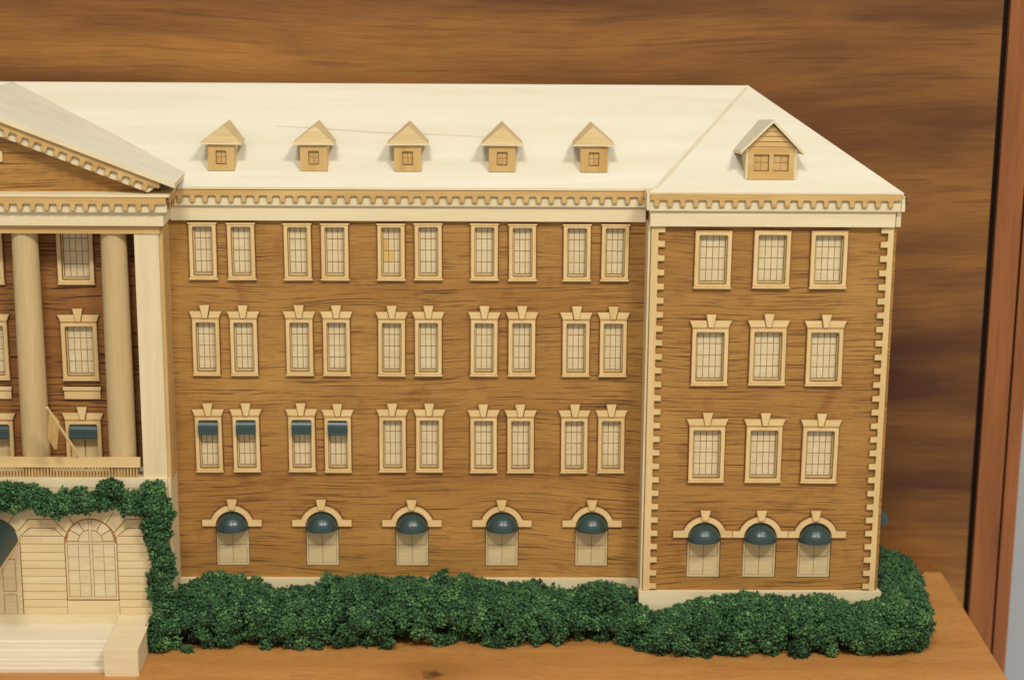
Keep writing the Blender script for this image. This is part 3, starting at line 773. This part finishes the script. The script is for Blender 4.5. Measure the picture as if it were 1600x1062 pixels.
# ------------------------------------------------------------------ foam foliage
phi = (1+5**.5)/2
ICO_V = np.array([(-1, phi, 0), (1, phi, 0), (-1, -phi, 0), (1, -phi, 0), (0, -1, phi), (0, 1, phi), (0, -1, -phi), (0, 1, -phi), (phi, 0, -1), (phi, 0, 1), (-phi, 0, -1), (-phi, 0, 1)]) / math.sqrt(1+phi*phi)
ICO_F = np.array([(0, 11, 5), (0, 5, 1), (0, 1, 7), (0, 7, 10), (0, 10, 11), (1, 5, 9), (5, 11, 4), (11, 10, 2), (10, 7, 6), (7, 1, 8), (3, 9, 4), (3, 4, 2), (3, 2, 6), (3, 6, 8), (3, 8, 9), (4, 9, 5), (2, 4, 11), (6, 2, 10), (8, 6, 7), (9, 8, 1)])
def crumbs_mesh(name, pts, rad, tone):
    """one mesh of small ragged foam crumbs"""
    n = len(pts)
    k = .45 + 1.1*rng.random((n, 12, 1))**1.3
    v = ICO_V[None]*k*rad[:, None, None]
    v = v + pts[:, None]
    v[..., 2] = np.maximum(v[..., 2], .2)
    f = (ICO_F[None] + (np.arange(n)*12)[:, None, None]).reshape(-1, 3)
    me = bpy.data.meshes.new(name); me.vertices.add(n*12); me.vertices.foreach_set('co', (v*S).reshape(-1).astype(np.float32))
    m = len(f); me.loops.add(m*3); me.loops.foreach_set('vertex_index', f.reshape(-1).astype(np.int32))
    me.polygons.add(m); me.polygons.foreach_set('loop_start', np.arange(0, m*3, 3, dtype=np.int32)); me.polygons.foreach_set('loop_total', np.full(m, 3, dtype=np.int32))
    me.update(calc_edges=True)
    at = me.attributes.new('tone', 'FLOAT', 'POINT'); at.data.foreach_set('value', np.repeat(tone, 12).astype(np.float32))
    me.materials.append(folm); return me
def foam(name, clumps, label, cat, per_area=.135, core=.55, group=None):
    """clumps: (x, y, z, r) array -> crumbs over each ball, only those not buried in a neighbour"""
    C = np.array(clumps); P = []; Rr = []; T_ = []
    for i, (x, y, z, r) in enumerate(C):
        near = C[(np.abs(C[:, 0]-x) < 45) & (np.abs(C[:, 1]-y) < 45)]
        n = int(4*math.pi*r*r*per_area)
        d = rng.normal(size=(n, 3)); d /= np.linalg.norm(d, axis=1)[:, None]
        st = .75 + .5*rng.random(3)
        p = np.array([x, y, z]) + d*st*(r*(core + (1.30-core)*rng.random((n, 1)))) + 1.5*rng.normal(size=(n, 3))
        dist = np.linalg.norm(p[:, None] - near[None, :, :3], axis=2) / near[None, :, 3]
        ok = (dist.min(axis=1) > .60) & (p[:, 2] > -1)
        p = p[ok]; t = .42 + .15*rng.normal() + .13*rng.normal(size=len(p)); t = np.where(rng.random(len(p)) < .02, t+.35, t)
        P.append(p); T_.append(t); Rr.append(1.2 + 2.1*rng.random(len(p))**1.7)
        # dense core so that nothing shows through
        P.append(np.array([[x, y, z]])); T_.append(np.array([.22])); Rr.append(np.array([r*.62]))
    P, Rr, T_ = np.concatenate(P), np.concatenate(Rr), np.clip(np.concatenate(T_), 0, 1)
    o = bpy.data.objects.new(name, crumbs_mesh(name, P, Rr, T_)); col.objects.link(o); tag(o, label, cat, group); return o
def bump_noise(x, y, s, seed): return mnoise.noise(Vector((x*s, y*s, seed)))
def hedge_clumps(path_fn, length, step, seed):
    """path_fn(s) -> (x, y_front, y_back, z_top, nx, ny): fills the section with lumps"""
    out = []
    return out
def mound(x0, x1, yf, yb, ztop, n, seed, rlo=5.5, rhi=11.5):
    """lumps spread over a bank from the front line yf(x) to the wall yb(x), ztop(x, t) high at depth t"""
    out = []
    for k in range(n):
        x = x0 + (x1-x0)*random.random(); t = random.random()
        r = random.uniform(rlo, rhi); a, c = yf(x), yb(x)
        y = a + r*.9 + (c - a - r*1.4)*t
        zt = ztop(x, t)
        z = max(r*.7, zt - r) if random.random() < .62 else random.uniform(r*.5, max(r*.6, zt - r))
        z += 9*bump_noise(x, y, .04, seed); y += 7*bump_noise(x, z, .05, seed+3)
        out.append((x, y, max(z, r*.45), r))
    return out
def interp(xs, vs): return lambda x: float(np.interp(x, xs, vs))
def profile(h): return lambda x, t: h(x) * min(1, .50 + .95*t**.7)
# wing hedge
yf = interp([236, 300, 380, 450, 520, 620, 700, 790, 860, 940, 1010], [-128, -120, -100, -112, -108, -112, -92, -104, -92, -80, -104])
yb = lambda x: -4 if x > 270 else -60
hh = interp([236, 280, 310, 350, 400, 425, 470, 540, 700, 800, 860, 900, 950, 1000], [72, 72, 88, 84, 80, 64, 72, 86, 86, 82, 66, 68, 80, 62])
c1 = mound(242, 1000, yf, yb, profile(hh), 1350, 1.3)
c1 += [(x, -14, z, 7) for x, z in ((318, 84), (335, 90), (351, 84), (370, 84), (391, 80), (505, 85), (515, 78), (690, 92))]
foam('hedge', c1, 'long dark green foam hedge along the wing between entrance steps and end pavilion', 'hedge')
# pavilion hedge, wrapping round the corner
yf = interp([995, 1040, 1100, 1200, 1300, 1400, 1470], [-104, -136, -142, -136, -132, -140, -124])
yb = interp([995, 1385, 1392, 1480], [-60, -60, -40, -40])
hh = interp([995, 1020, 1060, 1110, 1160, 1220, 1280, 1320, 1345, 1400, 1470], [60, 48, 58, 74, 80, 74, 80, 72, 60, 78, 62])
c2 = mound(1002, 1450, yf, yb, profile(hh), 820, 4.1)
for k in range(420):
    y = random.uniform(-120, 150); xm = np.interp(y, [-120, -60, 0, 80, 190], [1462, 1470, 1476, 1482, 1478]); r = random.uniform(8, 13)
    t = random.random(); x = 1390 + r*.8 + (xm - 1390 - 1.7*r)*t
    zt = np.interp(y, [-120, -40, 60, 190], [72, 76, 78, 84]) * (1 - .25*t**2)
    z = zt - r if random.random() < .65 else random.uniform(r*.5, zt-r)
    c2.append((x, y, max(z, r*.45) + 4*bump_noise(x, y, .05, 9), r))
foam('hedge', c2, 'dark green foam hedge wrapping around the corner of the end pavilion', 'hedge')
# ivy over the ledge and down the corner
c3 = []
for k in range(420):
    x = random.uniform(mirx(250), 250); r = random.uniform(5, 9)
    zc = 240 + 6*math.sin(x*.045) + 4*math.sin(x*.11+1); hw = 15 + 9*bump_noise(x, 0, .03, 3)
    c3.append((x, GY - 8 - random.uniform(0, 13), zc + random.uniform(-hw, hw), r))
zs_ = [268, 245, 215, 185, 158, 135, 112, 92, 75, 55, 38]; xs_ = [243, 250, 251, 247, 252, 257, 254, 249, 254, 257, 250]; ws_ = [9, 14, 18, 17, 10, 10, 14, 18, 13, 8, 10]
for k in range(210):
    z = random.uniform(38, 264); xc = np.interp(z, zs_[::-1], xs_[::-1]); hw = np.interp(z, zs_[::-1], ws_[::-1]); r = random.uniform(4.5, 8)
    c3.append((xc + random.uniform(-hw, hw), GY - 4 - random.uniform(0, 11), z, r))
foam('ivy', c3, 'dark green foam ivy trailing along the entrance ledge and down its corner', 'ivy')
